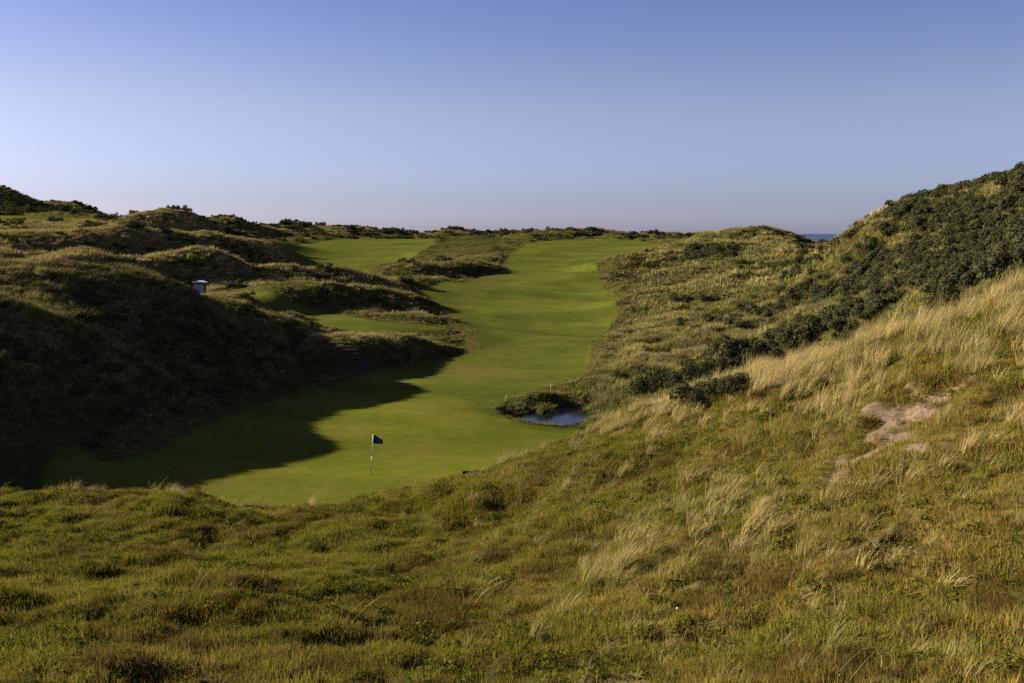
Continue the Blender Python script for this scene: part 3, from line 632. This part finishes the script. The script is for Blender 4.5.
# -- reeds and rank growth round the pond
x, y = wedge(62, 84, 14, 8); s = sdf(pond_poly, x, y)
up = smooth(-1.5, 1.5, (y-pond_c[1])-.2*(x-pond_c[0])); pr = smooth(-4.2, -2.0, s)*(gz(x, y) > POND_Z-.15)*(.10+.75*up)*smooth(-4, -2, x)
pr = np.maximum(pr, (gz(x, y) > POND_Z-.12)*(s > -.9)*.35)
pr = np.maximum(pr, .3*np.exp(-(((x-pond_c[0]-1.2)/.35)**2+((y-pond_c[1]+.8)/.6)**2)))
ok = rng.random(len(x)) < pr; x, y = x[ok], y[ok]
scatter('pond_reeds', K_REED, x, y, rng.uniform(.2, .5, len(x)), fbm(x, y, 1.2, 131)*1.1-.15+rng.normal(0, .15, len(x)), label='dark rushes and rank grass ringing the small pond', cat='rushes')
# -- scrub that reads as one mass
x, y = wedge(58, 200, .95, 34); ok = (rng.random(len(x)) < scrub_density(x, y)) & (fld(GM, x, y) < -1.2) & (sdf(pond_poly, x, y) < -5); xa, ya = x[ok], y[ok]
x, y = wedge(200, 500, .34, 34); ok = (rng.random(len(x)) < scrub_density(x, y)) & (fld(GM, x, y) < -2.0); xb, yb = x[ok], y[ok]
x = np.r_[xa, xb]; y = np.r_[ya, yb]; r = np.hypot(x, y)
scatter('scrub', K_SHRUB, x, y, rng.uniform(.75, 1.6, len(x))*np.interp(r, [60, 150, 260, 480], [.9, 1.05, 1.2, 1.5]), rng.uniform(0, 1, len(x)), sink=.15, label='dark green thorny scrub matted over the dune slopes', cat='scrub')

# ------------------------------------------------------------------ single shrubs
shrub_me = []
for i, d in enumerate(SHRUB):
    V, Fc, T, B = leaves(dome(np.random.default_rng(170+i), 12, .78, .62), 3600, .06, 170+i)
    o = asset('shrub_%d' % i, (V, Fc, T, B), M_LEAF); shrub_me.append(o.data)
def shrub(px, py, wpx, hpx, k, label, group=None, m=None, name='shrub'):
    p = land_hit((px, py))[0]; d = p.y
    me = shrub_me[k % 4]
    if m: me = me.copy(); me.materials[0] = m
    o = bpy.data.objects.new(name, me); COL.objects.link(o)
    s = wpx*d/F/1.95; o.location = (p.x, p.y, p.z-.1*s); o.scale = (s, s, hpx*d/F/1.15); o.rotation_euler = (0, 0, rng.uniform(0, 6.28))
    return tag(o, label, 'shrub', group)
shrub(653, 394, 50, 34, 0, 'broad dark purple-green shrub nearest the pond, at the foot of the hill', 'valley shrubs')
shrub(686, 386, 40, 32, 1, 'dark shrub just up the slope behind the broad shrub by the pond', 'valley shrubs')
shrub(700, 402, 50, 34, 2, 'rounded dark shrub rising from behind the near grassy crest, right of the pond shrubs', 'valley shrubs')
shrub(716, 375, 28, 24, 3, 'upright dark shrub between the pond shrubs and the hillside thicket', 'valley shrubs')
shrub(734, 393, 34, 24, 0, 'grey-green shrub touching the straw crest right of the rounded dark shrub', 'valley shrubs')
shrub(722, 352, 24, 15, 1, 'small dark shrub alone on the hillside above the valley shrubs', 'valley shrubs')
shrub(752, 368, 34, 26, 2, 'large dark shrub at the left end of the hillside thicket', 'valley shrubs')
shrub(665, 354, 12, 8, 3, 'tiny dark shrub highest on the grass left of the valley shrubs', 'valley shrubs')
shrub(619, 377, 16, 9, 2, 'low green shrub at the fairway edge left of the broad pond shrub', 'valley shrubs')
M_BRIGHT = plant_material('bright_leaf', (.11, .15, .02), (.15, .18, .03), (.15, .18, .03), .3, .4)
shrub(191, 262, 14, 11, 0, 'bright green shrub standing alone on the shaded face of the left dune', m=M_BRIGHT)
for i, (px, py, wp, hp) in enumerate([(797,301,16,10),(822,296,20,13),(842,287,18,12),(866,270,18,12),(884,262,20,14),(776,318,16,10),(803,322,18,11),(838,247,14,9),(780,292,13,8),(815,275,14,9),(850,304,18,12),(757,300,12,8),(700,312,12,7),(745,327,13,8),(775,336,16,10),(872,243,16,10),(848,262,14,9),(905,255,20,13),(730,300,11,7),(688,327,10,6)]):
    shrub(px, py, wp, hp, i, 'small dark rounded bush dotted among pale grass on the right-hand hillside', 'hillside bushes', name='bush')

# ------------------------------------------------------------------ made things
def tube_bm(bm, p0, p1, r0, r1, n=10):
    p0, p1 = Vector(p0), Vector(p1); ax = (p1-p0).normalized(); u = ax.orthogonal().normalized(); v = ax.cross(u)
    a = [bm.verts.new(p0+(u*math.cos(t)+v*math.sin(t))*r0) for t in np.linspace(0, 2*math.pi, n, endpoint=False)]
    b = [bm.verts.new(p1+(u*math.cos(t)+v*math.sin(t))*r1) for t in np.linspace(0, 2*math.pi, n, endpoint=False)]
    for i in range(n): bm.faces.new((a[i], a[(i+1) % n], b[(i+1) % n], b[i]))
    bm.faces.new(a[::-1]); bm.faces.new(b)
def box_bm(bm, c, s, bev=.01, rot=None):
    r = bmesh.ops.create_cube(bm, size=1); vv = r['verts']
    for v in vv:
        v.co = Vector((v.co.x*s[0], v.co.y*s[1], v.co.z*s[2]))
        if rot: v.co.rotate(rot)
        v.co += Vector(c)
    if bev: bmesh.ops.bevel(bm, geom=list({e for v in vv for e in v.link_edges}), offset=bev, segments=2, affect='EDGES')
def obj(name, bm, m, parent=None, sm=False):
    me = bpy.data.meshes.new(name); bm.normal_update(); bm.to_mesh(me); bm.free(); me.materials.append(m)
    if sm: me.polygons.foreach_set('use_smooth', np.ones(len(me.polygons), bool))
    o = bpy.data.objects.new(name, me); COL.objects.link(o); o.parent = parent; return o
def thing(name, label, cat, loc, rz=0, group=None):
    o = bpy.data.objects.new(name, None); COL.objects.link(o); o.location = loc; o.rotation_euler = (0, 0, rz); o.empty_display_size = .2; return tag(o, label, cat, group)
WHITE = simple('white_paint', (.75, .75, .72), .5, (.62, .62, .60)); DARK = simple('dark_paint', (.03, .03, .025), .5); NAVY = simple('navy_cloth', (.012, .014, .05), .8); BLUE = simple('blue_cloth', (.025, .03, .22), .8, (.02, .022, .17))
WOOD = simple('weathered_wood', (.075, .062, .042), .9, (.04, .033, .024), 12); DKWOOD = simple('damp_wood', (.022, .018, .011), .95, (.012, .010, .007), 10)
# flagstick on the green
fp_ = land_hit((370.7, 474))[0]
fl = thing('flagstick', 'thin striped flagstick with a drooping dark blue flag on the green', 'flagstick', fp_)
H = 40.3*fp_.y/F*1.02; lx = 3.2*fp_.y/F
at = lambda t: (lx*t, 0, H*t)
cuts = [(-.03, .32, DARK, 'pole_band'), (.32, .46, WHITE, 'pole_band'), (.46, .58, DARK, 'pole_band'), (.58, 1.0, WHITE, 'pole_band')]
for a, b, m, nm in cuts:
    bm = bmesh.new(); tube_bm(bm, at(a), at(b), .017-.005*a, .017-.005*b); obj(nm, bm, m, fl, True)
bm = bmesh.new(); tube_bm(bm, (0, 0, -.02), (lx*.03, 0, .05), .055, .03, 14); obj('ferrule', bm, DARK, fl, True)
def cloth(c0, nx, nz, th, inset=0.):
    bm = bmesh.new(); px = fp_.y/F; grid = {}
    for s in (-1, 1):
        for i in range(nx+1):
            for j in range(nz+1):
                u = inset+(1-2*inset)*i/nx; v = inset+(1-2*inset)*j/nz
                x = (9.6*u)*px; top = -6.2*u*u*.5-3.2*u; bot = -9.3-.5*u
                z = (top*(1-v)+bot*v)*px; yy = .05*math.sin(u*7+v*2)*u + s*th
                grid[s, i, j] = bm.verts.new((x+lx, yy, z+H-.01))
    for s in (-1, 1):
        for i in range(nx):
            for j in range(nz):
                f = [grid[s, i, j], grid[s, i+1, j], grid[s, i+1, j+1], grid[s, i, j+1]]; bm.faces.new(f if s < 0 else f[::-1])
    edge = [(i, 0) for i in range(nx)]+[(nx, j) for j in range(nz)]+[(i, nz) for i in range(nx, 0, -1)]+[(0, j) for j in range(nz, 0, -1)]
    for a, b in zip(edge, edge[1:]+edge[:1]): bm.faces.new((grid[1, *a], grid[1, *b], grid[-1, *b], grid[-1, *a]))
    return bm
fg = obj('flag', cloth(0, 14, 10, .006), NAVY, fl, True); obj('flag_panel', cloth(0, 10, 8, .0085, .2), BLUE, fg, True)
bm = bmesh.new(); tube_bm(bm, at(.77), at(1.0), .02, .02); obj('flag_sleeve', bm, WHITE, fl, True)
# small shelter among the dunes
_s = P(200, 289, 126); sh = Vector((_s[0], _s[1], gz1(_s[0], _s[1]))); k = sh.y/F
st = thing('shelter', 'small shelter with a curved white roof half sunk among the left dunes', 'shelter', sh)
wd, ht = 12.6*k, 10.2*k+.30; dp = 1.1
bm = bmesh.new(); n = 10; ra = []
for s in (0, 1):
    for i in range(n+1):
        t = i/n*2-1; zt = ht-.13-.07*t*t
        ra.append([bm.verts.new((t*wd/2, sy_, zt+s*.17*(1-.45*t*t))) for sy_ in (-dp/2-.10, dp/2+.10)])
for i in range(n):
    a, b, c, d = ra[i], ra[i+1], ra[n+1+i], ra[n+2+i]
    bm.faces.new((a[0], a[1], b[1], b[0])); bm.faces.new((c[0], d[0], d[1], c[1])); bm.faces.new((a[0], b[0], d[0], c[0])); bm.faces.new((b[1], a[1], c[1], d[1]))
bm.faces.new((ra[0][0], ra[n+1][0], ra[n+1][1], ra[0][1])); bm.faces.new((ra[n][0], ra[n][1], ra[2*n+1][1], ra[2*n+1][0]))
obj('roof', bm, WHITE, st)
SCREEN = simple('grey_green_panel', (.24, .27, .24), .35, (.18, .21, .19), 3, .5); PANEL = simple('blue_grey_panel', (.27, .28, .33), .5, (.22, .23, .28), 3)
for sx_ in (-1, 1):
    bm = bmesh.new(); box_bm(bm, (sx_*wd*.44, -dp*.4, ht*.42), (.07, .07, ht*.86)); obj('post', bm, DARK, st)
bm = bmesh.new(); box_bm(bm, (0, -dp*.40, ht*.58), (wd*.82, .04, ht*.40)); obj('window', bm, SCREEN, st)
bm = bmesh.new(); box_bm(bm, (0, -dp*.42, ht*.20), (wd*.86, .06, ht*.36)); obj('front_panel', bm, PANEL, st)
bm = bmesh.new(); box_bm(bm, (0, dp*.40, ht*.42), (wd*.8, .06, ht*.86)); obj('back_wall', bm, DARK, st)
# log steps up the shaded dune
ps = [(332+3.3*i, 338+3.5*i) for i in range(10)]; hp = land_hit(*ps)
ws = thing('wooden_steps', 'flight of log steps climbing the shaded foot of the left dune', 'steps', hp[0])
for i, p in enumerate(hp):
    bm = bmesh.new(); q_ = p-hp[0]; box_bm(bm, (q_.x, q_.y, q_.z+.10), (2.1+.15*math.sin(i*2.1), .16, .24), .03); obj('step', bm, WOOD, ws)
# stakes by the pond, far marker, board, ball
YEL = simple('pale_yellow_paint', (.27, .28, .09), .6)
for px, py, hpx, tl, lab in ((551, 391, 7.5, 0, 'upright pale yellow stake on the bank behind the pond'), (505, 402.5, 7.5, 12, 'leaning pale stake at the left end of the pond bank')):
    p = land_hit((px, py))[0]; h_ = hpx*p.y/F; s_ = math.sin(R(tl))
    bm = bmesh.new(); tube_bm(bm, (0, 0, -.1), (h_*s_, 0, h_), .035, .033, 12); tube_bm(bm, (h_*s_, 0, h_), (h_*s_*1.03, 0, h_*1.03), .033, .015, 12); o = obj('marker_stake', bm, YEL, None, True); o.location = p; tag(o, lab, 'stake')
p = land_hit((667.5, 239.6))[0]; bm = bmesh.new(); tube_bm(bm, (0, 0, -.1), (.05, 0, 1.7), .06, .055, 10); tube_bm(bm, (.05, 0, 1.7), (.05, 0, 1.78), .055, .03, 10); o = obj('marker_post', bm, YEL, None, True); o.location = p; tag(o, 'pale marker post at the far end of the fairway below the skyline bushes', 'marker post')
p = land_hit((469, 475.5))[0]; bm = bmesh.new(); L_ = 13*p.y/F
box_bm(bm, (0, 0, .045), (L_, .10, .17), .015); o = obj('timber_board', bm, DKWOOD); o.location = p; tag(o, 'short dark timber board lying at the near edge of the green', 'board')
p = land_hit((677.5, 614))[0]; bm = bmesh.new(); bmesh.ops.create_uvsphere(bm, u_segments=24, v_segments=16, radius=.0235)
for v in bm.verts: v.co *= 1-.012*(math.sin(v.co.x*900)*math.sin(v.co.y*900)*math.sin(v.co.z*900) > .1)
o = obj('golf_ball', bm, WHITE, None, True); o.location = p+Vector((0, 0, .075)); tag(o, 'white golf ball resting in the near turf', 'golf ball')
